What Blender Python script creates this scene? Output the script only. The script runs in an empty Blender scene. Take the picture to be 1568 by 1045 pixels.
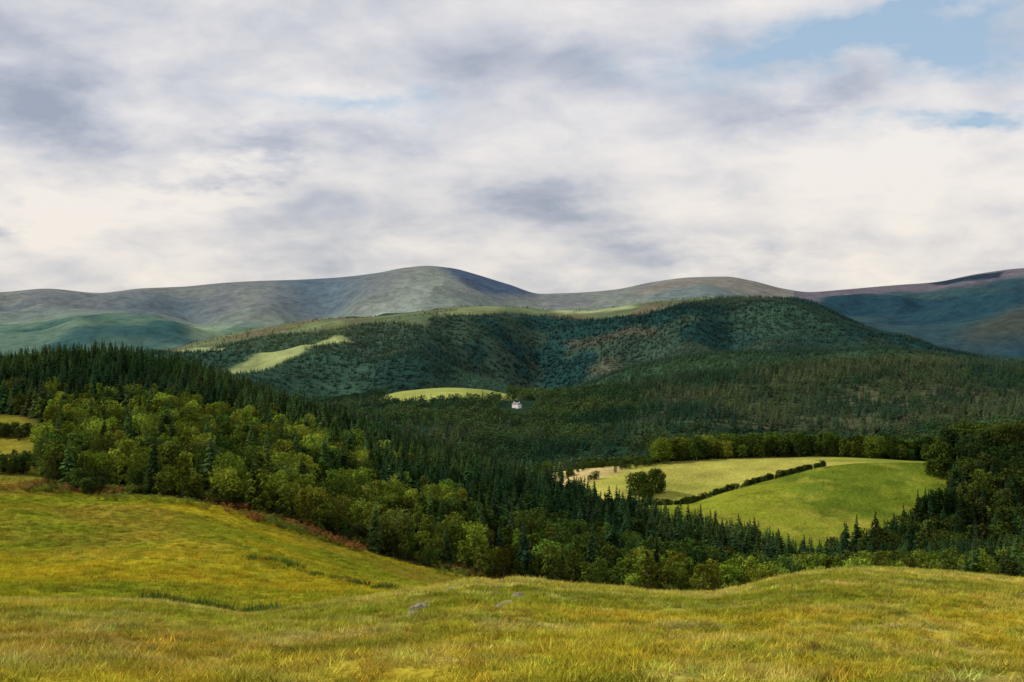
import bpy, math, time, numpy as np
from mathutils import Vector
T0=time.time()
rng=np.random.default_rng(7)
S=bpy.context.scene
S.view_settings.view_transform='Standard'
S.view_settings.look='None'
S.view_settings.exposure=0
F=2178.0; CU=784.0; CV=522.0
# ------------------------------------------------------------ maths helpers
def pchip(xk,yk,xq):
    xk=np.asarray(xk,float); yk=np.asarray(yk,float)
    one=yk.ndim==1
    if one: yk=yk[:,None]
    h=np.diff(xk)[:,None]; d=np.diff(yk,axis=0)/h
    m=np.zeros_like(yk); m[0]=d[0]; m[-1]=d[-1]
    if len(xk)>2:
        w1=2*h[1:]+h[:-1]; w2=h[1:]+2*h[:-1]
        a,b=d[:-1],d[1:]; ok=(a*b)>0
        with np.errstate(all='ignore'):
            mm=(w1+w2)/(w1/a+w2/b)
        m[1:-1]=np.where(ok,np.nan_to_num(mm),0)
    xq=np.clip(xq,xk[0],xk[-1]); i=np.clip(np.searchsorted(xk,xq,side='right')-1,0,len(xk)-2)
    hh=h[i]; t=((xq-xk[i])[:,None])/hh
    r=(2*t**3-3*t**2+1)*yk[i]+(t**3-2*t**2+t)*hh*m[i]+(-2*t**3+3*t**2)*yk[i+1]+(t**3-t**2)*hh*m[i+1]
    return r[:,0] if one else r
def h2(xi,yi,s):
    h=(xi*374761393+yi*668265263+s*1013904223)&0xffffffff
    h=((h^(h>>13))*1274126177)&0xffffffff
    h=h^(h>>16)
    return h/4294967295.0
def vn(x,y,s):
    xf=np.floor(x); yf=np.floor(y); xi=xf.astype(np.int64); yi=yf.astype(np.int64)
    fx=x-xf; fy=y-yf; fx=fx*fx*fx*(fx*(fx*6-15)+10); fy=fy*fy*fy*(fy*(fy*6-15)+10)
    a=h2(xi,yi,s);b=h2(xi+1,yi,s);c=h2(xi,yi+1,s);d=h2(xi+1,yi+1,s)
    return (a*(1-fx)+b*fx)*(1-fy)+(c*(1-fx)+d*fx)*fy
def fbm(x,y,lam,octv=4,s=0):
    r=0;a=1;tot=0
    for k in range(octv):
        ca,sa=math.cos(k*1.3+.4),math.sin(k*1.3+.4)
        r=r+a*vn((x*ca-y*sa)/lam+17*k,(x*sa+y*ca)/lam-9*k,s+k*13); tot+=a; a*=.5; lam*=.5
    return r/tot
def sst(a,b,x):
    t=np.clip((x-a)/(b-a),0,1); return t*t*(3-2*t)
def inpoly(px,py,poly):
    r=np.zeros(px.shape,bool); n=len(poly)
    for i in range(n):
        x1,y1=poly[i]; x2,y2=poly[(i+1)%n]
        if y1==y2: continue
        c=((y1>py)!=(y2>py))&(px<(x2-x1)*(py-y1)/(y2-y1)+x1)
        r^=c
    return r
def blur(m,k):
    m=m.astype(float)
    for ax in (0,1):
        for _ in range(2):
            kk_=k if ax==1 else max(1,k//2)
            p=np.pad(m,[(kk_+1,kk_) if a==ax else (0,0) for a in (0,1)],mode='edge'); c=np.cumsum(p,axis=ax)
            n=m.shape[ax]
            m=(np.take(c,np.arange(2*kk_+1,2*kk_+1+n),axis=ax)-np.take(c,np.arange(0,n),axis=ax))/(2*kk_+1)
    return m
# ------------------------------------------------------------ terrain profiles
def K(*a): return [(a[i],a[i+1]) for i in range(0,len(a),2)]
Icrest=K(-400,600,0,580,150,566,250,580,330,600,430,637,520,665,620,705,700,733,800,762,900,793,1000,820,1100,848,1200,875,1250,890,1400,895,1568,885,2000,870)
Iy=K(-400,620,0,600,300,600,600,540,800,480,1000,430,1200,400,1568,420)
Lcr=K(-400,650,0,660,500,700,700,730,800,738,850,724,950,713,1050,705,1150,700,1250,699,1350,702,1430,706,1500,695,1568,690,2000,680)
K2=K(-400,652,0,662,500,702,700,732,800,752,900,764,1000,774,1050,772,1100,757,1160,740,1210,727,1260,715,1340,708,1430,708,1500,700,1568,694,2000,684)
Ocr=K(-400,650,0,640,400,635,500,622,550,613,580,607,620,599,690,594,740,597,785,605,820,608,880,606,930,600,1000,587,1100,574,1200,565,1300,558,1400,556,1480,562,1568,569,2000,585)
Rcr=K(-400,560,0,548,100,545,200,540,250,538,310,522,400,503,480,490,560,486,650,476,720,468,780,470,850,475,900,475,960,468,1000,462,1060,458,1130,455,1200,456,1240,463,1300,490,1350,510,1420,535,1500,548,1568,556,2000,580)
Q0c=K(-400,605,0,605,400,622,600,628,780,626,850,606,900,590,950,573,1000,560,1060,550,1120,546,1200,542,1350,537,1420,545,1500,555,1568,562,2000,580)
Qc=K(-400,604,0,604,400,621,600,626,780,622,850,616,900,602,950,585,1000,573,1060,563,1120,559,1200,555,1350,549,1420,556,1500,565,1568,572,2000,588)
Ccr=K(-700,912,0,919,200,922,300,932,380,943,450,932,520,921,600,911,680,899,730,890,760,894,800,889,850,896,950,902,1000,908,1080,910,1150,899,1200,886,1280,874,1350,872,1420,876,1500,882,1568,887,2300,905)
def add(k,d): return [(a,b+d) for a,b in k]
def mul(k,d): return [(a,b*d) for a,b in k]
Cy=K(0,60,700,60,1100,66,1300,76,1600,78)
LY=[
('A',30,K(0,5,1000,5),K(0,1393,1000,1393),.3),
('B',130,K(0,22,1000,22),K(0,1045,1000,1045),1.8),
('C',15,Cy,Ccr,.22),
('D',35,mul(Cy,1.4),K(0,925,200,928,300,937,380,949,600,930,760,945,1000,965,1568,955),.6),
('E',10,K(0,150,1000,150),K(-400,838,0,848,240,842,380,848,480,872,620,898,700,925,800,955,1568,965),.3),
('F',55,K(0,180,1000,180),K(-400,848,0,860,240,858,380,868,480,886,620,909,700,932,800,960,1568,970),1.1),
('G',45,K(0,265,1000,265),K(-400,740,0,745,140,758,250,762,330,775,430,803,520,830,620,862,700,880,760,895,850,910,1000,925,1200,930,1568,930),.5),
('H',50,K(0,380,900,350,1568,340),K(-400,690,0,690,140,690,250,692,400,715,520,745,620,775,760,815,900,850,1050,880,1250,905,1400,900,1568,890),1.2),
('I',10,Iy,Icrest,.3),
('J',12,mul(Iy,1.2),add(Icrest,25),1.),
('K',60,K(-400,850,0,800,400,780,800,620,950,545,1568,540),K(-400,655,0,655,500,722,700,752,800,768,850,776,1000,800,1100,825,1250,858,1400,870,1568,878),.6),
('K2',8,K(-400,900,0,860,400,830,800,670,950,600,1150,640,1568,690),K2,.1),
('K3',30,K(-400,930,0,890,400,860,800,700,950,630,1150,670,1568,715),add(K2,4),.25),
('L',8,K(0,1000,700,900,900,770,1568,770),Lcr,.12),
('M',8,K(0,1150,700,1040,900,920,1568,920),add(Lcr,18),1.),
('N',85,K(0,1300,1000,1180,1568,1150),K(-400,680,0,680,500,700,700,725,800,730,1000,722,1250,715,1568,715),1.4),
('O',8,K(0,1950,1000,1950),Ocr,.15),
('P',20,K(0,2300,1000,2300),add(Ocr,24),.8),
('Q0',8,K(0,2750,1000,2750),Q0c,.25),
('Q',45,K(0,3000,1000,3000),Qc,1.),
('Q2',65,K(0,3500,600,3400,820,3700,1100,3500,1568,3500),K(-400,575,0,570,300,570,450,564,560,556,640,532,700,548,760,552,825,588,880,568,930,548,985,538,1050,512,1110,524,1180,500,1250,515,1350,532,1568,560),1.35),
('R',8,K(0,4300,1000,4300),Rcr,.12),
('S',35,K(0,5000,1000,5000),add(Rcr,16),1.),
('T',45,K(0,6000,1000,6000),K(-400,510,0,512,60,508,130,492,200,488,260,493,300,508,340,518,450,512,600,500,800,490,1000,480,1200,480,1240,482,1300,500,1400,512,1500,497,1568,482,1900,470),.5),
('T2',60,K(0,7000,1000,7000),K(-400,480,0,482,100,476,200,474,300,497,400,476,490,484,560,454,620,447,700,457,800,472,900,470,1000,458,1100,450,1200,460,1300,468,1400,472,1500,452,1568,442,1900,430),1.2),
('U',8,K(0,8200,1000,8200),K(-400,450,0,446,70,441,150,448,220,441,280,439,340,434,400,430,460,428,520,425,580,418,620,410,655,407,690,410,730,420,780,435,830,449,870,448,940,443,1000,432,1060,425,1110,424,1150,430,1200,442,1240,447,1290,443,1350,438,1430,432,1500,419,1568,410,1900,400),.05),
('V',4,K(0,10500,1000,10500),K(0,500,1000,500),.5),
('W',0,K(0,30000,1000,30000),K(0,521,1000,521),.0),
]
idx={l[0]:i for i,l in enumerate(LY)}
ucols=np.concatenate([np.linspace(-650,-120,40,endpoint=False),np.linspace(-120,1690,860,endpoint=False),np.linspace(1690,2250,41)])
NU=len(ucols)
def curve(k,q): 
    k=np.array(k,float); return pchip(k[:,0],k[:,1],q)
yk=np.array([np.log(curve(l[2],ucols)) for l in LY]); vk=np.array([curve(l[3],ucols) for l in LY])
ak=np.array([l[4] for l in LY])
ts=[]
for i,l in enumerate(LY[:-1]): ts+=list(i+np.arange(l[1])/l[1])
ts.append(len(LY)-1.); ts=np.array(ts); NT=len(ts)
kk=np.arange(len(LY))
Y=np.exp(pchip(kk,yk,ts)); V=pchip(kk,vk,ts); A=pchip(kk,ak,ts)[:,None]*np.ones((1,NU))
s=(ucols-CU)/F
fade=1-sst(5,200,Y)
X=s[None,:]*(Y+20*fade)
Uc=CU+F*X/Y
for r in range(NT):
    if Y[r].min()<200: V[r]=np.interp(Uc[r],ucols,V[r])
Z=Y*(CV-V)/F
T=ts[:,None]*np.ones((1,NU))
def li(n): return idx[n]
for k,lam in enumerate([1.3,2.5,7,18,45,110,280,650,1500]):
    hi=(.28,.75) if lam<30 else (.16,.4)
    w=sst(.012,.03,lam/Y)*(1-sst(hi[0],hi[1],lam/Y))
    rows=np.nonzero(w.max(axis=1)>0)[0]
    if len(rows)==0: continue
    sl=slice(rows[0],rows[-1]+1)
    g=.030 if lam>100 else .040
    if lam>200:
        n=1-np.abs(2*fbm(X[sl],Y[sl],lam,2,50+k)-1)*1.9; n=n-.45; g=.062
    else: n=fbm(X[sl],Y[sl],lam,2,50+k)-.5
    Z[sl]+=w[sl]*A[sl]*g*lam*n*(1.9 if lam<30 else 1)
# ------------------------------------------------------------ land cover colours, with haze painted into the distant ones
C=np.zeros((NT,NU,3))
def mixn(n,c1,c2): 
    n=n[...,None]; return np.array(c1)*(1-n)+np.array(c2)*n
def rs(a,b):
    r=np.nonzero((ts>a)&(ts<=b))[0]; return slice(r[0],r[-1]+1)
def fb(sl,lam,o,sd,ay=1.): return fbm(X[sl],Y[sl]*ay,lam,o,sd)
def blend(sl,mask,col):
    m=mask[...,None].astype(float); C[sl]=C[sl]*(1-m)+np.asarray(col)*m
sl=slice(0,rs(li('G'),li('G')+.2).stop)
g1=sst(.35,.65,fb(sl,12,5,1)); g2=sst(.5,.75,fb(sl,5,5,2,1.6)); g3=sst(.50,.72,fb(sl,22,4,3))
c=mixn(g1,(.325,.27,.024),(.21,.22,.020)); c=c*(1-.55*g2[...,None])+np.array((.37,.305,.06))*.55*g2[...,None]
c=c*(1-.5*g3[...,None])+np.array((.25,.175,.032))*.5*g3[...,None]
g4=sst(.52,.66,fb(sl,2.6,4,7,2.2))[...,None]*.55; c=c*(1-g4)+np.array((.10,.125,.014))*g4
g5=sst(.60,.72,fb(sl,1.7,3,71,1.5))[...,None]*.5; c=c*(1-g5)+np.array((.43,.37,.12))*g5
C[sl]=c
sl=rs(li('D'),li('G')+.1)
gm=mixn(sst(.35,.65,fb(sl,36,5,5)),(.31,.255,.016),(.185,.205,.014))
gm2=sst(.5,.75,fb(sl,22,4,8))[...,None]; gm=gm*(1-.6*gm2)+np.array((.26,.175,.028))*.6*gm2
gm3=sst(.52,.68,fb(sl,9,4,81,2.))[...,None]*.55; gm=gm*(1-gm3)+np.array((.11,.145,.012))*gm3
C[sl]=gm
sl=rs(li('E')-.25,li('E')+.05); blend(sl,sst(.35,.6,fb(sl,16,3,82))*.5,(.40,.34,.07))
sl=rs(li('C')-.14,li('C')+.02); blend(sl,sst(.35,.6,fb(sl,6,3,83))*.5,(.42,.36,.09))
# woodland floor
sl=rs(li('G')+.05,li('K'))
C[sl]=mixn(fb(sl,20,3,4),(.028,.036,.010),(.065,.06,.018))
sl=rs(li('G')-.3,li('I')-.2)
wig=(fb(sl,25,3,9)-.5)*14
leftpatch=np.zeros((NT,NU),bool)
leftpatch[sl]=inpoly(Uc[sl]+wig,V[sl]+wig*.5,[(-600,634),(20,636),(66,655),(86,690),(56,708),(70,735),(90,760),(-600,760)])
blend(sl,blur(leftpatch[sl],2),mixn(fb(sl,10,4,10),(.28,.21,.03),(.09,.125,.015)))
# right-hand fields
sl=rs(li('K')-.35,li('L')+.6); r_=(Uc[sl]>800)
ff=mixn(sst(.3,.7,fb(sl,45,5,6,1.5)),(.185,.21,.020),(.10,.145,.014))
f2=sst(.52,.72,fb(sl,14,4,66,1.5))[...,None]*.6; ff=ff*(1-f2)+np.array((.25,.23,.035))*f2
f3=sst(.55,.68,fb(sl,9,4,67,1.8))[...,None]*.5; ff=ff*(1-f3)+np.array((.065,.10,.012))*f3
blend(sl,r_,ff)
sl=rs(li('K2')+.3,li('L')+.6)
blend(sl,Uc[sl]>800,mixn(sst(.3,.7,fb(sl,50,4,16)),(.35,.33,.07),(.20,.24,.035)))
tn=blur(inpoly(Uc[sl],V[sl],[(800,760),(800,700),(965,700),(960,718),(900,738),(860,755)]),2); blend(sl,tn,(.42,.33,.14))
sl=rs(li('K')-.35,li('K2')+.3); blend(sl,(Uc[sl]>800)&(Uc[sl]<985),(.27,.26,.06))
# valley forest floor
sl=rs(li('L')+.6,li('P')); C[sl]=mixn(sst(.3,.7,fb(sl,160,4,10)),(.015,.037,.020),(.036,.060,.028))
sl=rs(li('K'),li('L')+.6); blend(sl,Uc[sl]<=815,mixn(sst(.3,.7,fb(sl,160,4,10)),(.015,.037,.020),(.036,.060,.028)))
sl=rs(li('N')+.45,li('O')+.5); blend(sl,sst(940,1010,Uc[sl]),mixn(sst(.3,.7,fb(sl,120,4,11)),(.032,.052,.024),(.078,.082,.042)))
sl=rs(li('N')+.5,li('O')+.4)
wig=(fb(sl,80,3,9)-.5)*4
lens=np.zeros((NT,NU),bool); lens[sl]=inpoly(Uc[sl]+wig,V[sl],[(572,615),(600,600),(640,588),(700,586),(760,592),(792,612),(760,613),(720,614),(660,618),(600,618)])
blend(sl,blur(lens[sl],1),mixn(fb(sl,60,3,92),(.30,.31,.085),(.20,.245,.06)))
# middle hills, forest greens shifted to teal as painted haze
sl=rs(li('P'),li('S'))
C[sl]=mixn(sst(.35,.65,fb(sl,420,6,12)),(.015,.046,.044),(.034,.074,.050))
sl=rs(li('P'),li('Q')-.5); C[sl]=C[sl]*np.array((1.15,1.05,.8))
Rv=curve(Rcr,np.clip(Uc[-200],-400,2000))[None,:]
band=np.zeros((NT,NU),bool); sb=rs(li('Q2')+.4,li('R')+.6)
bw=np.interp(Uc[sb],[0,350,500,650,760,830,960,1050,1200,1250],[3,20,22,18,20,12,20,14,4,-20])
band[sb]=((V[sb]-Rv)+(fb(sb,260,4,13)-.5)*38<bw)
blend(sb,blur(band[sb],2)*.9,mixn(sst(.35,.65,fb(sb,150,5,14)),(.125,.112,.065),(.115,.155,.075)))
sm=rs(li('Q')+.3,li('R')); blend(sm,sst(.54,.64,fb(sm,220,6,21))*.5,(.058,.085,.050))
def P(poly,c,lo,hi,wf=.25,k=2,w=1.):
    sl=rs(li(lo),li(hi)); n_=(fb(sl,260,4,13)-.5)*46*wf
    m=inpoly(Uc[sl]+n_,V[sl]+n_*.35,poly); v=.8+.4*fb(sl,90,4,33)
    blend(sl,blur(m,k)*w,np.array(c)*v[...,None])
    r=np.zeros((NT,NU),bool); r[sl]=m; return r
pf=[P([(340,578),(400,560),(470,538),(525,523),(548,530),(485,549),(455,563),(400,577),(355,584)],(.25,.29,.12),'Q','S',k=1),
P([(250,550),(300,540),(350,543),(335,553),(290,557)],(.22,.27,.13),'Q','S',k=1),
P([(845,477),(870,470),(960,464),(975,472),(930,478),(860,481)],(.24,.28,.14),'Q2','S',.1),
P([(660,482),(700,470),(770,468),(760,480),(700,488)],(.15,.18,.085),'Q2','S',.3),
P([(400,512),(470,496),(520,492),(530,500),(470,512)],(.13,.165,.08),'Q2','S',.4)]
openmask=np.zeros((NT,NU),bool)
for m in pf: openmask|=m
P([(850,535),(905,525),(960,512),(1000,506),(990,514),(930,524),(880,538)],(.085,.08,.055),'Q','S',.6,2,.7)
P([(900,560),(945,543),(935,538),(895,552)],(.08,.085,.055),'Q','S',.6,2,.7)
P([(960,488),(985,470),(1010,466),(1000,480),(975,495)],(.14,.115,.08),'Q2','S',.4,2,.8)
P([(490,512),(530,500),(545,508),(520,520)],(.11,.14,.07),'Q2','S',.5,2,.8)
P([(590,560),(640,520),(700,530),(690,570),(640,595),(560,600)],(.012,.038,.036),'Q','S',.5,6,.7)
# far mountains, bluer ground colours stand in for haze
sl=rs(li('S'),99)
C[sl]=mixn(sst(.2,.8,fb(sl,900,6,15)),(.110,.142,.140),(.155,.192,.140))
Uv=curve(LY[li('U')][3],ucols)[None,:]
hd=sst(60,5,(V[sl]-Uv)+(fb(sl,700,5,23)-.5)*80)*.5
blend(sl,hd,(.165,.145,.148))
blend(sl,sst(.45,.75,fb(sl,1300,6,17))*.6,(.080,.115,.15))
blend(sl,sst(.50,.62,fb(sl,260,5,27))*.35,(.19,.205,.15))
low=rs(li('S'),li('T')+.25); blend(low,sst(430,380,Uc[low]),mixn(sst(.4,.6,fb(low,400,5,18)),(.035,.080,.075),(.09,.145,.10)))
P([(285,520),(300,497),(330,500),(345,520)],(.20,.25,.15),'S','T2',.2,5,.8)
P([(60,512),(110,498),(150,500),(100,512)],(.20,.25,.15),'S','T2',.4,4,.6)
P([(525,478),(560,455),(610,432),(650,412),(690,418),(680,445),(640,465),(590,478)],(.225,.25,.20),'T','V',.35,10,.85)  # sunlit ridge face below the peak, painted lighter
P([(672,407),(720,412),(780,431),(830,450),(790,446),(730,436),(690,418)],(.055,.085,.13),'T','V',.15,4,.9)  # shaded right flank of the peak, painted darker
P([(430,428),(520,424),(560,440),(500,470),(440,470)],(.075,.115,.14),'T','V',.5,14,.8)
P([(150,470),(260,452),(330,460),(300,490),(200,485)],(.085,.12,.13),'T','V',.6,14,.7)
P([(950,450),(1000,434),(1060,423),(1110,420),(1160,430),(1225,447),(1240,465),(1180,456),(1060,456),(970,465)],(.175,.158,.13),'T','V',.25,7,.9)
rr=sst(1215,1265,Uc[sl])*(T[sl]>li('T')-.9); blend(sl,rr,mixn(sst(.35,.6,fb(sl,600,5,19)),(.018,.046,.060),(.036,.068,.068)))
top=sst(15,8,(V[sl]-Uv)+(fb(sl,400,5,20)-.5)*16)*(Uc[sl]>1215); blend(sl,top,(.115,.100,.115))
P([(1460,530),(1500,500),(1540,484),(1568,476),(1750,465),(1750,535)],(.055,.058,.042),'S','T2',.5,8,.8)
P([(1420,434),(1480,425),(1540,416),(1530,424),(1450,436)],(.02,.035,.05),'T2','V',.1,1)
sl=rs(li('S'),99); C[sl]=C[sl]*np.array((.92,.98,1.08))  # overall blue shift painted on as aerial haze
print('terrain',time.time()-T0)
# ------------------------------------------------------------ material helpers
def newmat(name):
    m=bpy.data.materials.new(name); m.use_nodes=True; nt=m.node_tree; nt.nodes.clear()
    return m,nt,nt.nodes,nt.links
def ground_mat():
    m,nt,N,L=newmat('terrain_landcover_haze')
    out=N.new('ShaderNodeOutputMaterial'); b=N.new('ShaderNodeBsdfDiffuse')
    at=N.new('ShaderNodeAttribute'); at.attribute_name='col'
    ge=N.new('ShaderNodeNewGeometry')
    def noise(sc,det,ro):
        n=N.new('ShaderNodeTexNoise'); n.inputs['Scale'].default_value=sc; n.inputs['Detail'].default_value=det; n.inputs['Roughness'].default_value=ro
        L.new(ge.outputs['Position'],n.inputs['Vector']); return n
    n1=noise(.02,8,.75); n2=noise(.9,4,.7)
    def rng_(n,a,b2,c,d):
        r=N.new('ShaderNodeMapRange'); r.inputs[1].default_value=a;r.inputs[2].default_value=b2;r.inputs[3].default_value=c;r.inputs[4].default_value=d
        L.new(n.outputs['Fac'],r.inputs[0]); return r
    r1=rng_(n1,.3,.7,.6,1.4); r2=rng_(n2,.3,.7,.65,1.35)
    mu=N.new('ShaderNodeMath'); mu.operation='MULTIPLY'; L.new(r1.outputs[0],mu.inputs[0]); L.new(r2.outputs[0],mu.inputs[1])
    vm=N.new('ShaderNodeVectorMath'); vm.operation='SCALE'; L.new(at.outputs['Color'],vm.inputs[0]); L.new(mu.outputs[0],vm.inputs['Scale'])
    L.new(vm.outputs[0],b.inputs['Color'])
    bp=N.new('ShaderNodeBump'); bp.inputs['Strength'].default_value=.7; bp.inputs['Distance'].default_value=.35
    L.new(n2.outputs['Fac'],bp.inputs['Height'])
    bp2=N.new('ShaderNodeBump'); bp2.inputs['Strength'].default_value=.6; bp2.inputs['Distance'].default_value=6
    L.new(n1.outputs['Fac'],bp2.inputs['Height']); L.new(bp.outputs[0],bp2.inputs['Normal'])
    L.new(bp2.outputs[0],b.inputs['Normal']); L.new(b.outputs[0],out.inputs[0]); return m
GM=ground_mat()
def grid_obj(name,r0,r1,back=False):
    x=X[r0:r1+1];y=Y[r0:r1+1];z=Z[r0:r1+1];c=C[r0:r1+1]
    if back:
        x=np.concatenate([s[None,:]*120,x]);y=np.concatenate([np.full((1,NU),-60.),y]);z=np.concatenate([np.full((1,NU),-1.),z]);c=np.concatenate([c[:1],c])
    n=x.shape[0]; co=np.stack([x,y,z],-1).reshape(-1,3).astype(np.float32)
    i=np.arange(n-1)[:,None]*NU+np.arange(NU-1)[None,:]; i=i.reshape(-1)
    f=np.stack([i,i+1,i+NU+1,i+NU],-1).astype(np.int32)
    me=bpy.data.meshes.new(name); me.vertices.add(len(co)); me.vertices.foreach_set('co',co.ravel())
    me.loops.add(f.size); me.loops.foreach_set('vertex_index',f.ravel())
    me.polygons.add(len(f)); me.polygons.foreach_set('loop_start',np.arange(0,f.size,4,dtype=np.int32))
    me.polygons.foreach_set('use_smooth',np.ones(len(f),bool))
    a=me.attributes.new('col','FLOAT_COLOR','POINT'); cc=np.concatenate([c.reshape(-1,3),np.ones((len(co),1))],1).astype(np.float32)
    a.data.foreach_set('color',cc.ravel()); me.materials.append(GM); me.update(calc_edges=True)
    o=bpy.data.objects.new(name,me); S.collection.objects.link(o); return o
def row(n): return int(np.argmin(np.abs(ts-li(n))))
grid_obj('grass_hill_ground',0,row('D'),True)
grid_obj('meadow_and_woodland_ground',row('D'),row('J'))
grid_obj('valley_ground',row('J'),row('P'))
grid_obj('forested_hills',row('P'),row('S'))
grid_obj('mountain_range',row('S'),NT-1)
# ------------------------------------------------------------ foliage materials
def leaf_mat(name,const=None,lo=.55,hi=1.5,trans=.25,nscale=.5):
    m,nt,N,L=newmat(name); out=N.new('ShaderNodeOutputMaterial')
    if const is None:
        at=N.new('ShaderNodeAttribute'); at.attribute_type='INSTANCER'; at.attribute_name='tint'; src=at.outputs['Color']
    else:
        r=N.new('ShaderNodeRGB'); r.outputs[0].default_value=(*const,1); src=r.outputs[0]
    d=N.new('ShaderNodeBsdfDiffuse')
    if nscale:
        ge=N.new('ShaderNodeNewGeometry'); n=N.new('ShaderNodeTexNoise'); n.inputs['Scale'].default_value=nscale; n.inputs['Detail'].default_value=2; n.inputs['Roughness'].default_value=.7
        L.new(ge.outputs['Position'],n.inputs['Vector'])
        r=N.new('ShaderNodeMapRange'); r.inputs[1].default_value=.3;r.inputs[2].default_value=.7;r.inputs[3].default_value=lo;r.inputs[4].default_value=hi
        L.new(n.outputs['Fac'],r.inputs[0])
        vm=N.new('ShaderNodeVectorMath'); vm.operation='SCALE'; L.new(src,vm.inputs[0]); L.new(r.outputs[0],vm.inputs['Scale']); src=vm.outputs[0]
    L.new(src,d.inputs[0])
    if trans:
        t=N.new('ShaderNodeBsdfTranslucent'); mx=N.new('ShaderNodeMixShader'); mx.inputs[0].default_value=trans
        L.new(src,t.inputs[0]); L.new(d.outputs[0],mx.inputs[1]); L.new(t.outputs[0],mx.inputs[2]); L.new(mx.outputs[0],out.inputs[0])
    else: L.new(d.outputs[0],out.inputs[0])
    return m
def plain_mat(name,c,rough=.8,nsc=3,var=.25):
    m,nt,N,L=newmat(name); out=N.new('ShaderNodeOutputMaterial'); b=N.new('ShaderNodeBsdfPrincipled'); b.inputs['Roughness'].default_value=rough
    n=N.new('ShaderNodeTexNoise'); n.inputs['Scale'].default_value=nsc; n.inputs['Detail'].default_value=6
    cr=N.new('ShaderNodeValToRGB'); cr.color_ramp.elements[0].position=.3; cr.color_ramp.elements[1].position=.7
    cr.color_ramp.elements[0].color=(*[q*(1-var) for q in c],1); cr.color_ramp.elements[1].color=(*[q*(1+var) for q in c],1)
    tc=N.new('ShaderNodeTexCoord'); L.new(tc.outputs['Object'],n.inputs['Vector'])
    L.new(n.outputs['Fac'],cr.inputs[0]); L.new(cr.outputs[0],b.inputs['Base Color']); 
    bp=N.new('ShaderNodeBump'); bp.inputs['Strength'].default_value=.4; bp.inputs['Distance'].default_value=.05; L.new(n.outputs['Fac'],bp.inputs['Height']); L.new(bp.outputs[0],b.inputs['Normal'])
    L.new(b.outputs[0],out.inputs[0]); return m
LEAF=leaf_mat('foliage_leaves'); FARLEAF=leaf_mat('far_foliage',trans=0,nscale=None); BARK=plain_mat('bark',(.07,.055,.04)); GRASS=leaf_mat('grass_blades',trans=.15,nscale=None)
LEAFC=leaf_mat('tree_leaves',const=(.052,.082,.013))
# ------------------------------------------------------------ prototypes
class MB:
    def __init__(s): s.v=[];s.f=[];s.m=[];s.n=0
    def add(s,v,f,mi):
        s.v.append(np.asarray(v,float)); s.f+= [tuple(int(q)+s.n for q in ff) for ff in f]; s.m+=[mi]*len(f); s.n+=len(v)
    def mesh(s,name,mats):
        me=bpy.data.meshes.new(name); me.from_pydata(np.concatenate(s.v).tolist(),[],s.f)
        for m in mats: me.materials.append(m)
        me.polygons.foreach_set('material_index',np.array(s.m,np.int32)); me.update(); return me
def cone(mb,p0,p1,r0,r1,n=6,mi=0):
    p0=np.array(p0,float);p1=np.array(p1,float);d=p1-p0;d/=np.linalg.norm(d)
    a=np.cross(d,[0,0,1.]) if abs(d[2])<.9 else np.cross(d,[1.,0,0]); a/=np.linalg.norm(a); b=np.cross(d,a)
    an=np.arange(n)*2*math.pi/n; ring=np.cos(an)[:,None]*a+np.sin(an)[:,None]*b
    mb.add(np.concatenate([p0+ring*r0,p1+ring*r1]),[(i,(i+1)%n,n+(i+1)%n,n+i) for i in range(n)],mi)
def quads(mb,cen,nor,size,mi=1,asp=1.0):
    n=len(cen); r=rng.normal(size=(n,3)); a=np.cross(nor,r); a/=np.linalg.norm(a,axis=1)[:,None]; b=np.cross(nor,a); b/=np.linalg.norm(b,axis=1)[:,None]
    sz=np.asarray(size).reshape(-1,1)*np.ones((n,1)); a=a*sz;b=b*sz*asp
    v=np.stack([cen-a,cen-b*.8+a*.1,cen+a,cen+b*.8-a*.1],1).reshape(-1,3)
    mb.add(v,[(4*i,4*i+1,4*i+2,4*i+3) for i in range(n)],mi)
def broad(name,w=.36,ncl=26,nl=48,ls=.026,mats=None,base=.2):
    mb=MB(); cone(mb,(0,0,-.06),(0,0,.45),.028,.014); cone(mb,(0,0,.45),(.01,0,.85),.014,.003)
    cs=[]
    for k in range(ncl):
        z=base+(1-base)*((k+.5)/ncl)**.9*.93
        q=(z-base)/(1-base); rr=w*math.sqrt(max(0.04,1-(abs(q-.38)/.66)**2.2))*rng.uniform(.35,.85)
        an=k*2.4+rng.uniform(-.5,.5); cs.append((math.cos(an)*rr,math.sin(an)*rr,z))
    for c in cs:
        cr=w*rng.uniform(.26,.44); d=rng.normal(size=(nl,3)); d/=np.linalg.norm(d,axis=1)[:,None]
        rad=cr*rng.uniform(.55,1.12,size=(nl,1)); cen=np.array(c)+d*rad*np.array([1,1,.8]); nor=d+rng.normal(size=(nl,3))*.5+np.array([0,0,.2]); nor/=np.linalg.norm(nor,axis=1)[:,None]
        quads(mb,cen,nor,ls*rng.uniform(.6,1.35,nl),1)
    for c in cs[::4]:
        cone(mb,(0,0,max(.15,c[2]-.25)),(c[0]*.9,c[1]*.9,c[2]),.010,.003,4)
    return mb.mesh(name,mats or [BARK,LEAF])
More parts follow.
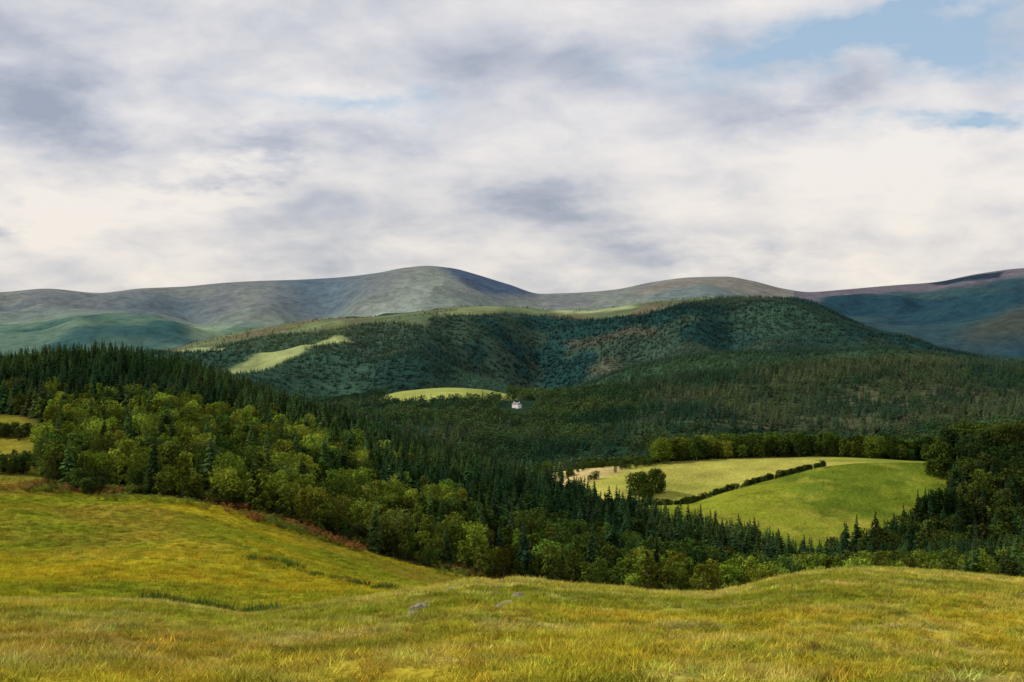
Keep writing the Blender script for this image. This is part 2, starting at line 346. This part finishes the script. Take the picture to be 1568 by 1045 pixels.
def conifer(name,w=.19,tiers=20,nb=10,mats=None,sub=True):
    mb=MB(); cone(mb,(0,0,-.06),(0,0,.97),.016,.002,5)
    v=[];f=[]
    for t in range(tiers):
        q=t/(tiers-1); z=.07+q*.90; r0=w*((1-q)**.85)+.012
        for b in range(nb if q<.8 else 6):
            an=rng.uniform(0,6.283); r=r0*rng.uniform(.65,1.18); zz=z+rng.uniform(-.02,.02); dr=r*rng.uniform(.15,.5)
            ca,sa=math.cos(an),math.sin(an); wd=r*rng.uniform(.18,.32)+.006
            p0=np.array([0,0,zz+.02]); p1=np.array([ca*r*.55-sa*wd,sa*r*.55+ca*wd,zz-dr*.55-.01]); p2=np.array([ca*r,sa*r,zz-dr+.012*rng.uniform(0,2)]); p3=np.array([ca*r*.55+sa*wd,sa*r*.55-ca*wd,zz-dr*.55-.01]); pm=np.array([ca*r*.5,sa*r*.5,zz-dr*.35+.012])
            k=len(v); v+=[p0,p1,p2,p3,pm]; f+=[(k,k+1,k+4),(k+1,k+2,k+4),(k+2,k+3,k+4),(k+3,k,k+4)]
            if sub:
                for j in range(3):
                    e=rng.uniform(.35,.95); sd=rng.choice([-1,1]); c=np.array([ca*r*e,sa*r*e,zz-dr*e]); dv=np.array([ca*.5-sa*sd,sa*.5+ca*sd,-.5])*r*.28
                    w2=np.array([ca,sa,0])*r*.09; k=len(v); v+=[c-w2,c+w2,c+dv]; f+=[(k,k+1,k+2)]
    mb.add(v,f,1); return mb.mesh(name,mats or [BARK,LEAF])
def tuft(name,n=70,rad=.42,hh=.26,wd=.016):
    mb=MB(); v=[];f=[]
    for i in range(n):
        a=rng.uniform(0,6.283); r=rad*math.sqrt(rng.uniform()); x,y=r*math.cos(a),r*math.sin(a); h=hh*rng.uniform(.45,1.15); b=rng.uniform(0,6.283); le=h*rng.uniform(.3,1.1)
        t=rng.uniform(0,6.283); wx,wy=math.cos(t)*wd,math.sin(t)*wd
        k=len(v)
        v+=[(x-wx,y-wy,-.04),(x+wx,y+wy,-.04),(x+math.cos(b)*le,y+math.sin(b)*le,h)]
        f+=[(k,k+1,k+2)]
    mb.add(v,f,0); return mb.mesh(name,[GRASS])
def weed(name):
    mb=MB()
    for j in range(2):
        a=rng.uniform(0,6.28); x,y=.1*math.cos(a),.1*math.sin(a); h=rng.uniform(.6,1.0); tx,ty=x*1.8,y*1.8
        cone(mb,(x*.3,y*.3,-.05),(tx,ty,h),.012,.006,3,0)
        c=np.array([[tx,ty,h]])+rng.normal(size=(5,3))*.025; nn=rng.normal(size=(5,3)); nn/=np.linalg.norm(nn,axis=1)[:,None]; quads(mb,c,nn,.03,0)
    return mb.mesh(name,[GRASS])
def fern(name):
    mb=MB(); v=[];f=[]
    for i in range(16):
        a=rng.uniform(0,6.283); ca,sa=math.cos(a),math.sin(a); h=rng.uniform(.6,1.1); L_=rng.uniform(.5,.9)
        for q in range(6):
            e=(q+1)/6.; x,y,z=ca*L_*e,sa*L_*e,h*(math.sin(e*2.2)); wl=.22*(1.1-e)
            for sd in(-1,1):
                k=len(v); v+=[(x-ca*.05,y-sa*.05,z),(x+ca*.05,y+sa*.05,z),(x-sa*sd*wl+ca*.08,y+ca*sd*wl+sa*.08,z-.06)]; f+=[(k,k+1,k+2)]
    mb.add(v,f,0); return mb.mesh(name,[LEAF])
def coll(name,meshes):
    c=bpy.data.collections.new(name)
    for m in meshes:
        o=bpy.data.objects.new(m.name,m); c.objects.link(o)
    return c
FM=[BARK,FARLEAF]
protB=coll('lib_broadleaf',[broad('broadleaf_a'),broad('broadleaf_b',w=.30,ncl=24),broad('broadleaf_c',w=.42,base=.14),broad('birch_d',w=.23,ncl=22,nl=44,base=.1),broad('birch_e',w=.18,ncl=22,nl=40,base=.08)])
protC=coll('lib_conifer',[conifer('spruce_a'),conifer('spruce_b',w=.16,tiers=22),conifer('spruce_c',w=.23,tiers=17)])
protFC=coll('lib_far_conifer',[conifer('far_spruce_a',tiers=9,nb=7,sub=False,w=.2,mats=FM),conifer('far_spruce_b',tiers=9,nb=7,sub=False,w=.24,mats=FM)])
protFB=coll('lib_far_broadleaf',[broad('far_broad_a',ncl=14,nl=14,ls=.05,w=.4,mats=FM),broad('far_broad_b',ncl=14,nl=14,ls=.05,w=.5,base=.1,mats=FM)])
protG=coll('lib_grass',[tuft('tuft_a'),tuft('tuft_b',hh=.32,n=60),tuft('tuft_c',hh=.2,n=80,rad=.5)])
protW=coll('lib_weed',[weed('weed_a'),weed('weed_b')])
protF=coll('lib_fern',[fern('fern_a'),fern('fern_b')])
# ------------------------------------------------------------ scattering
x4=lambda a:(a[:-1,:-1]+a[1:,:-1]+a[:-1,1:]+a[1:,1:])/4
ux=np.stack([X,Y,Z],-1); e1=ux[:-1,1:]-ux[:-1,:-1]; e2=ux[1:,:-1]-ux[:-1,:-1]
AREA=np.abs(e1[...,0]*e2[...,1]-e1[...,1]*e2[...,0])
cU,cVv,cT,cX,cY=x4(Uc),x4(V),x4(T),x4(X),x4(Y)
cC=np.stack([x4(C[...,i]) for i in range(3)],-1)
cm=lambda m: m[:-1,:-1]
def cf(lo,hi,lam,o,sd):
    out=np.zeros(cU.shape); r=np.nonzero((ts[:-1]>=lo-.1)&(ts[:-1]<=hi+.1))[0]; sl=slice(r[0],r[-1]+1)
    out[sl]=fbm(cX[sl],cY[sl],lam,o,sd); return out
def make_gn(name,col):
    ng=bpy.data.node_groups.new(name,'GeometryNodeTree')
    ng.interface.new_socket('Geometry',in_out='INPUT',socket_type='NodeSocketGeometry'); ng.interface.new_socket('Geometry',in_out='OUTPUT',socket_type='NodeSocketGeometry')
    N=ng.nodes;L=ng.links; gi=N.new('NodeGroupInput');go=N.new('NodeGroupOutput')
    ip=N.new('GeometryNodeInstanceOnPoints'); ci=N.new('GeometryNodeCollectionInfo'); ci.inputs['Collection'].default_value=col; ci.inputs['Separate Children'].default_value=True; ci.inputs['Reset Children'].default_value=True
    def na(n,t):
        a=N.new('GeometryNodeInputNamedAttribute'); a.data_type=t; a.inputs['Name'].default_value=n; return a.outputs['Attribute']
    L.new(gi.outputs[0],ip.inputs['Points']); L.new(ci.outputs[0],ip.inputs['Instance']); ip.inputs['Pick Instance'].default_value=True
    L.new(na('pick','INT'),ip.inputs['Instance Index']); L.new(na('scl','FLOAT_VECTOR'),ip.inputs['Scale'])
    er=N.new('FunctionNodeEulerToRotation'); L.new(na('rot','FLOAT_VECTOR'),er.inputs[0]); L.new(er.outputs[0],ip.inputs['Rotation'])
    L.new(ip.outputs[0],go.inputs[0]); return ng
REP=[]
def scatter(name,dens,col,smin,smax,tint,flat=(1,1),tilt=.04,tvar=.3,pw=1.0):
    lam=AREA*dens; cnt=rng.poisson(lam); r,c=np.nonzero(cnt); k=cnt[r,c]; r=np.repeat(r,k);c=np.repeat(c,k); n=len(r)
    if n==0: return
    a=rng.uniform(size=n);b=rng.uniform(size=n)
    p=ux[r,c]*((1-a)*(1-b))[:,None]+ux[r,c+1]*(a*(1-b))[:,None]+ux[r+1,c]*((1-a)*b)[:,None]+ux[r+1,c+1]*(a*b)[:,None]
    sc=smin+(smax-smin)*rng.uniform(size=n)**pw; wf=rng.uniform(flat[0],flat[1],size=n)
    scl=np.stack([sc*wf,sc*wf,sc],-1); rot=np.stack([rng.normal(size=n)*tilt,rng.normal(size=n)*tilt,rng.uniform(0,6.283,n)],-1)
    ti=tint(r,c,p) if callable(tint) else np.tile(np.array(tint,float),(n,1))
    ti=ti*(1+tvar*rng.normal(size=(n,1))).clip(.4,2)*(1+.08*rng.normal(size=(n,3)))
    me=bpy.data.meshes.new(name); me.vertices.add(n); me.vertices.foreach_set('co',p.astype(np.float32).ravel())
    q=me.attributes.new('scl','FLOAT_VECTOR','POINT'); q.data.foreach_set('vector',scl.astype(np.float32).ravel())
    q=me.attributes.new('rot','FLOAT_VECTOR','POINT'); q.data.foreach_set('vector',rot.astype(np.float32).ravel())
    q=me.attributes.new('pick','INT','POINT'); q.data.foreach_set('value',rng.integers(0,len(col.objects),n).astype(np.int32))
    q=me.attributes.new('tint','FLOAT_COLOR','POINT'); q.data.foreach_set('color',np.concatenate([ti.clip(.002,.8),np.ones((n,1))],1).astype(np.float32).ravel())
    o=bpy.data.objects.new(name,me); S.collection.objects.link(o); md=o.modifiers.new('scatter','NODES'); md.node_group=make_gn(name+'_gn',col)
    REP.append((name,n)); return o
inu=(cU>-130)&(cU<1700)
def pn(p,lam,sd): return fbm(p[:,0],p[:,1],lam,4,sd)
def mixp(n,a,b): return np.array(a)*(1-n[:,None])+np.array(b)*n[:,None]
G_,I_,K_,L_,D_=li('G'),li('I'),li('K'),li('L'),li('D')
def nearline(pts,wid,lo,hi):
    m=np.zeros(cU.shape,bool)
    for (a,b),(c,d) in zip(pts[:-1],pts[1:]):
        t=np.clip(((cU-a)*(c-a)+(cVv-b)*(d-b))/((c-a)**2+(d-b)**2),0,1); dd=np.hypot(cU-(a+t*(c-a)),(cVv-(b+t*(d-b)))*1.6); m|=dd<wid
    return m&(cT>li(lo))&(cT<li(hi))
q=(cT-G_)/(I_-G_); nz=cf(G_,K_,45,3,30)
con=sst(.42,.62,q+(nz-.5)*.75); 
leftlow=(cU<560)&(q<.8); con=np.where(leftlow,con*sst(.6,.8,q),con)
con=np.maximum(con,.10)
fm1=inu&(cT>G_+.06)&(cT<K_-.25)&~cm(leftpatch)
edge=sst(0,.12,cT-G_-.05)
scatter('broadleaf_woodland',fm1*(1-con)*.062*(.35+.65*edge)*(q<1.1),protB,4.5,9.5,lambda r,c,p:mixp(sst(.3,.65,pn(p,26,41)),(.036,.066,.013),(.145,.185,.020)),flat=(.8,1.3),tvar=.38)
scatter('conifer_forest',fm1*con*.060,protC,7,13.5,lambda r,c,p:mixp(sst(.3,.7,pn(p,50,42)),(.020,.050,.020),(.055,.095,.025)),flat=(.9,1.3))
lbush=nearline([(-100,672),(0,668),(50,674),(80,690)],6,'G','I')|nearline([(-100,722),(0,722),(60,722),(115,745),(150,760)],9,'G','I')
scatter('woodland_shrubs',(fm1&(cT<G_+.35))*.07+lbush*.18,protB,1.5,4.6,(.055,.08,.016),flat=(1,1.7),tvar=.4)
bz=inu&(cT>G_-.09)&(cT<G_+.14)&(cU<1000)
scatter('bracken',bz*sst(.35,.55,cf(D_,I_,14,3,32))*.75,protF,.8,1.7,lambda r,c,p:mixp(sst(.42,.62,pn(p,9,43)),(.20,.085,.028),(.12,.15,.022)),tvar=.3)
nz2=(cf(K_-1,L_+1,30,3,34)-.5)*18
fK=(cT>K_-.3)&(cT<L_+.1)&inu
rw=fK&inpoly(cU+nz2,cVv+nz2,[(1150,905),(1215,885),(1270,866),(1360,835),(1420,790),(1450,735),(1446,690),(1800,660),(1800,905)])
scatter('mixed_woodland',rw*.020,protB,9,17,lambda r,c,p:mixp(sst(.35,.65,pn(p,30,45)),(.020,.040,.010),(.062,.086,.015)),flat=(.9,1.35))
scatter('spruce_stand',rw*.024*(cVv>725),protC,10,18,(.020,.045,.017),flat=(.9,1.25))
lw=fK&(inpoly(cU+nz2*.5,cVv,[(640,800),(640,700),(825,700),(845,760),(920,795),(1000,820),(1130,850),(1230,868),(1230,910),(640,900)]))
scatter('field_edge_trees',lw*.03,protB,5,9,(.06,.095,.014),flat=(.9,1.3))
hw=(cT>L_-.12)&(cT<L_+.4)&(cU>1005)&(cU<1440)
gap=1-.85*((cU>1236)&(cU<1252))
scatter('hedgerow_trees',hw*.040*gap*(.45+.9*(cf(L_-1,L_+1,28,3,35)>.45)),protB,6,14,lambda r,c,p:mixp(sst(.35,.65,pn(p,25,46)),(.042,.072,.012),(.11,.145,.018)),flat=(1,1.5))
hl=(cT>li('K2')-.03)&(cT<li('K2')+.8)&(cU>985)&(cU<1262)
scatter('hedge',hl*.16,protB,1.2,3.4,(.038,.062,.012),flat=(1.1,2.0),tvar=.35)
hl2=nearline([(835,738),(870,730),(905,716),(950,714),(1010,708)],3.0,'K2','M')|nearline([(870,752),(905,735),(960,718),(1005,710)],2.,'K2','M')
scatter('field_hedge',hl2*.10,protB,2.,4.5,(.05,.08,.015),flat=(1.2,1.9))
vv=inu&(cT>L_+.6)&(cT<li('P')+.0)
vv|=inu&(cT>K_)&(cT<li('P'))&(cU<815)
vv&=~cm(lens)
vv&=~(((cU>762)&(cU<818))&(cVv>614)&(cVv<646)&(cT>li('N')))
pl=sst(930,1020,cU+(cf(li('N'),li('P'),200,3,91)-.5)*120)*(cT>li('N')+.4)
vcon=sst(.42,.58,cf(K_,li('P'),180,4,37))*.85; vcon=vcon*(1-pl)+.92*pl
scatter('valley_broadleaf_forest',vv*(1-vcon)*.014,protFB,7,13,lambda r,c,p:mixp(sst(.35,.65,pn(p,150,47)),(.021,.056,.027),(.066,.108,.034)),flat=(.9,1.3),tvar=.22)  # valley tree tints, here and below, carry a little painted haze blue
scatter('valley_conifer_forest',vv*vcon*.018,protFC,9,15,lambda r,c,p:mixp(sst(.35,.65,pn(p,120,48)),(.020,.053,.030),(.068,.094,.042)),flat=(1,1.4),tvar=.22)
ll=nearline([(575,618),(660,620),(730,616),(790,614)],2.2,'N','O')
scatter('field_boundary_trees',ll*.010,protFB,5,8,(.03,.06,.02),flat=(1,1.5))
hf=inu&(cT>li('P'))&(cT<li('R')+.4)&~cm(openmask)&~cm(band)
hn=cf(li('P'),li('S'),380,5,38)
scatter('hillside_forest',hf*.013*(.6+.4*sst(.36,.5,hn)),protFC,6.5,11,lambda r,c,p:cC[r,c]*mixp(sst(.35,.65,pn(p,330,49)),(1.05,1.05,1.05),(1.8,1.65,1.45)),flat=(1.6,2.3),tvar=.12)  # tint follows the ground colour, painted haze included
hs=inu&(cT>li('Q2'))&(cT<li('R')+.3)&cm(band)
scatter('hillside_scrub',hs*.0016*(cf(li('Q2'),li('S'),120,3,77)>.53),protFC,4,8,(.04,.07,.05),flat=(1.6,2.3))
# foreground grass
g=inu&(cT>=.5)&(cT<D_)&(cY>12)
tg=lambda r,c,p: cC[r,c]*1.35
scatter('meadow_grass',g*(10*(cY<85)+2*(cY>=85)),protG,.24,.58,tg,tilt=.12,tvar=.26,flat=(1.1,1.7))
scatter('dry_grass_stems',g*sst(.5,.62,cf(0,D_,5,3,39))*.6,protG,.55,1.0,lambda r,c,p:cC[r,c]*1.3+np.array((.05,.04,.015)),flat=(.4,.8),tilt=.15)
scatter('meadow_weeds',(g&(cY>36))*sst(.55,.7,cf(0,D_,9,3,40))*.18,protW,.3,.8,(.13,.105,.045),tilt=.12)
g3_=inu&(cT>=D_)&(cT<G_+.1)
scatter('pasture_grass',g3_*(.9*(cU<900)),protG,.6,1.2,lambda r,c,p:cC[r,c]*1.35,flat=(1.2,1.8),tilt=.12,tvar=.22)
rl=nearline([(370,854),(430,864),(480,882),(540,893),(600,902)],3.0,'D','G')|nearline([(230,924),(300,935),(380,946),(440,938)],3.,'C','E')
scatter('rushes',rl*.8,protG,1.3,2.4,(.08,.12,.02),tilt=.12)
print('scatter',time.time()-T0)
# ------------------------------------------------------------ single objects
def at(u,v,lo,hi):
    d=(Uc-u)**2+(V-v)**2*4+np.where((T>li(lo))&(T<li(hi)),0,1e9); r,c=np.unravel_index(np.argmin(d),d.shape); return Vector((X[r,c],Y[r,c],Z[r,c]))
tm=broad('tree_mesh',w=.5,ncl=44,nl=90,ls=.028,mats=[BARK,LEAFC],base=.06); tm2=broad('tree_mesh2',w=.46,ncl=44,nl=90,ls=.028,mats=[BARK,LEAFC],base=.05)
for u,v,h,m in [(978,758,12,tm),(1004,755,12.5,tm2),(992,764,8,tm2),(1482,706,22,tm),(1440,728,17,tm2),(1535,708,20,tm2)]:
    o=bpy.data.objects.new('broadleaf_tree',m); S.collection.objects.link(o); o.location=at(u,v,'K','M'); o.location.z-=.5; o.scale=(h,h,h*.92); o.rotation_euler=(0,0,u*1.7)
ROCK=plain_mat('lichen_rock',(.21,.18,.13),.9,2.5,.5)
def rock(u,v,sx,sy,sz,seed):
    import bmesh
    bm=bmesh.new(); bmesh.ops.create_icosphere(bm,subdivisions=4,radius=1)
    co=np.array([w.co[:] for w in bm.verts]); 
    n=fbm(co[:,0]*1.5+seed+5,co[:,1]*1.5+co[:,2]*2+9,1.,5,seed)+.35*(np.abs(fbm(co[:,2]*2+seed,co[:,0]*.6+co[:,1]*.6,.5,3,seed+5)-.5))
    for i,w in enumerate(bm.verts): w.co=w.co*float(.6+.8*n[i])
    me=bpy.data.meshes.new('rock'); bm.to_mesh(me); bm.free(); me.materials.append(ROCK)
    o=bpy.data.objects.new('rock_outcrop',me); S.collection.objects.link(o); o.location=at(u,v,'A','D'); o.location.z-=sz*.15; o.scale=(sx,sy,sz); o.rotation_euler=(.2,.1,seed)
for i,(u,v,a,b,c) in enumerate([(642,944,.30,.25,.17),(656,935,.24,.2,.15),(633,951,.2,.15,.12),(775,934,.28,.2,.14),(795,916,.26,.2,.14),(765,940,.2,.16,.12),(762,902,.24,.2,.14),(690,905,.24,.2,.13)]): rock(u,v,a,b,c,i+3)
def box(name,x0,x1,y0,y1,z0,z1,mat,par):
    v=[(x,y,z) for z in(z0,z1) for x,y in((x0,y0),(x1,y0),(x1,y1),(x0,y1))]
    me=bpy.data.meshes.new(name); me.from_pydata(v,[],[(0,3,2,1),(4,5,6,7),(0,1,5,4),(1,2,6,5),(2,3,7,6),(3,0,4,7)]); me.materials.append(mat)
    o=bpy.data.objects.new(name,me); S.collection.objects.link(o); o.parent=par; return o
WH=plain_mat('whitewash',(.82,.81,.77),.7,1,.05); SL=plain_mat('slate',(.16,.16,.17),.6,2); GL=plain_mat('window_glass',(.03,.035,.04),.2,1)
hp=at(790,628,'N','O'); H=bpy.data.objects.new('white_farmhouse',None); S.collection.objects.link(H); H.location=hp; H.rotation_euler=(0,0,-.75); 
box('walls',-5,5,-3.2,3.2,-2,5,WH,H)
me=bpy.data.meshes.new('roof'); me.from_pydata([(-5.3,-3.6,4.8),(5.3,-3.6,4.8),(5.3,3.6,4.8),(-5.3,3.6,4.8),(-5.3,0,7.0),(5.3,0,7.0)],[],[(0,1,5,4),(2,3,4,5),(0,4,3),(1,2,5),(0,3,2,1)]); me.materials.append(SL)
o=bpy.data.objects.new('roof',me); S.collection.objects.link(o); o.parent=H
for i,x in enumerate((-3.4,0,3.4)):
    box('window_up_%d'%i,x-.4,x+.4,-3.24,-3.15,3.1,4.2,GL,H)
    if i!=1: box('window_low_%d'%i,x-.4,x+.4,-3.24,-3.15,.9,2.1,GL,H)
box('door',-.5,.5,-3.25,-3.15,0,2.1,SL,H); box('chimney_1',-4.8,-4.0,-.4,.4,6.2,7.8,WH,H); box('chimney_2',4.0,4.8,-.4,.4,6.2,7.8,WH,H)
# ------------------------------------------------------------ light & sky
sd=Vector((-.80,.10,.62)).normalized()
sl_=bpy.data.lights.new('sun','SUN'); sl_.energy=3.7; sl_.angle=math.radians(3); sl_.color=(1,.93,.78)
so=bpy.data.objects.new('sun',sl_); S.collection.objects.link(so); so.rotation_euler=sd.to_track_quat('Z','Y').to_euler(); so.location=(0,0,50)
W=bpy.data.worlds.new('World'); S.world=W; W.use_nodes=True; nt=W.node_tree; N=nt.nodes; L=nt.links; N.clear()
W.cycles.sampling_method='MANUAL'; W.cycles.sample_map_resolution=256
out=N.new('ShaderNodeOutputWorld'); bg=N.new('ShaderNodeBackground'); bg.inputs['Strength'].default_value=.1; L.new(bg.outputs[0],out.inputs[0])
sky=N.new('ShaderNodeTexSky'); sky.sky_type='NISHITA'; sky.sun_disc=False; sky.sun_elevation=math.asin(sd.z); sky.sun_rotation=math.atan2(sd.x,sd.y)
tc=N.new('ShaderNodeTexCoord'); sp=N.new('ShaderNodeSeparateXYZ'); L.new(tc.outputs['Generated'],sp.inputs[0])
def M(op,a,b=None,clamp=False):
    n=N.new('ShaderNodeMath'); n.operation=op; n.use_clamp=clamp
    for i,q in enumerate((a,b)):
        if q is None: continue
        if isinstance(q,(int,float)): n.inputs[i].default_value=q
        else: L.new(q,n.inputs[i])
    return n.outputs[0]
dx,dy,dz=sp.outputs
az=M('ARCTAN2',dx,dy); zc=M('MAXIMUM',dz,0.0)
den=M('ADD',zc,.30)
cx=N.new('ShaderNodeCombineXYZ'); L.new(M('DIVIDE',dx,den),cx.inputs[0]); L.new(M('DIVIDE',dy,den),cx.inputs[1])
def WN(sc,det,ro,dist,off=0):
    mp=N.new('ShaderNodeMapping'); mp.inputs['Location'].default_value=(off,off*.7,off*.3); mp.inputs['Rotation'].default_value=(0,0,.35)
    L.new(cx.outputs[0],mp.inputs[0]); n=N.new('ShaderNodeTexNoise'); n.noise_dimensions='2D'; n.inputs['Scale'].default_value=sc; n.inputs['Detail'].default_value=det; n.inputs['Roughness'].default_value=ro; n.inputs['Distortion'].default_value=dist
    L.new(mp.outputs[0],n.inputs[0]); return n
nA=WN(2.3,6,.5,.0,3.1).outputs['Fac']; nB=WN(6.0,6,.56,.2,7.7).outputs['Fac']; nC=WN(3.2,5,.6,0,12.3)
spc=N.new('ShaderNodeSeparateColor'); L.new(nC.outputs['Color'],spc.inputs[0])
wa=M('ADD',az,M('MULTIPLY',M('SUBTRACT',spc.outputs[0],.5),.18)); we=M('ADD',dz,M('MULTIPLY',M('SUBTRACT',spc.outputs[1],.5),.10))
def blob(u,v,ru,rv,amp):
    a=M('MULTIPLY',M('SUBTRACT',wa,math.atan((u-CU)/F)),F/ru); e=M('MULTIPLY',M('SUBTRACT',we,(CV-v)/F),F/rv)
    r=M('ADD',M('MULTIPLY',a,a),M('MULTIPLY',e,e)); return M('MULTIPLY',M('EXPONENT',M('MULTIPLY',r,-1.)),amp)
def SUM(l):
    r=l[0]
    for q in l[1:]: r=M('ADD',r,q)
    return r
dark=SUM([blob(*b) for b in [(60,170,170,75,.70),(0,345,70,35,.52),(200,40,220,45,.32),(390,240,150,25,.38),(830,320,110,32,.34),(940,378,90,26,.28),(1210,165,120,26,.36),(1010,110,160,35,.20),(250,305,60,20,.28),
 (120,325,160,32,-.40),(340,285,110,30,-.35),(560,160,100,35,-.3),(1180,408,130,20,-.25),(1450,270,230,55,-.26),(1000,30,150,40,-.12)]])
dv=SUM([dark,M('MULTIPLY',M('SUBTRACT',nA,.5),1.2),M('MULTIPLY',M('SUBTRACT',nB,.5),.9),.33])
cr=N.new('ShaderNodeValToRGB'); L.new(dv,cr.inputs[0]); el=cr.color_ramp.elements
el[0].position=0; el[0].color=(.88,.845,.82,1); el[1].position=1; el[1].color=(.35,.40,.50,1)
for p,c in [(.22,(.78,.765,.775)),(.45,(.65,.66,.71)),(.72,(.49,.525,.61))]:
    e=el.new(p); e.color=(*c,1)
wm=N.new('ShaderNodeMix'); wm.data_type='RGBA'; wm.blend_type='MULTIPLY'
hz=N.new('ShaderNodeMapRange'); hz.inputs[1].default_value=.02; hz.inputs[2].default_value=.15; hz.inputs[3].default_value=1; hz.inputs[4].default_value=0; L.new(dz,hz.inputs[0])
L.new(hz.outputs[0],wm.inputs[0]); L.new(cr.outputs[0],wm.inputs[6]); wm.inputs[7].default_value=(1.03,.99,.90,1)
sc=N.new('ShaderNodeVectorMath'); sc.operation='SCALE'; sc.inputs['Scale'].default_value=10.; L.new(wm.outputs[2],sc.inputs[0])
blue=SUM([blob(*b) for b in [(1350,85,200,36,1.4),(1500,208,120,20,1.5),(545,172,90,24,1.0),(1490,30,140,26,1.4),(1190,110,80,26,.6)]])
bl=M('MULTIPLY',blue,M('SUBTRACT',M('MULTIPLY',M('ADD',nB,nA),2.),1.1),True)
mx=N.new('ShaderNodeMix'); mx.data_type='RGBA'; L.new(bl,mx.inputs[0]); L.new(sc.outputs[0],mx.inputs[6])
sk=N.new('ShaderNodeMix'); sk.data_type='RGBA'; sk.inputs[0].default_value=.6; L.new(sky.outputs[0],sk.inputs[6]); sk.inputs[7].default_value=(4.7,6.4,8.3,1)
L.new(sk.outputs[2],mx.inputs[7]); L.new(mx.outputs[2],bg.inputs[0])
# ------------------------------------------------------------ camera
cd=bpy.data.cameras.new('camera'); cd.lens=50; cd.sensor_width=36; cd.clip_start=.1; cd.clip_end=60000
co=bpy.data.objects.new('camera',cd); S.collection.objects.link(co); co.location=(0,0,0); co.rotation_euler=(math.radians(90),0,0); S.camera=co
print('COUNTS',REP,'verts',NT*NU,'t',time.time()-T0)
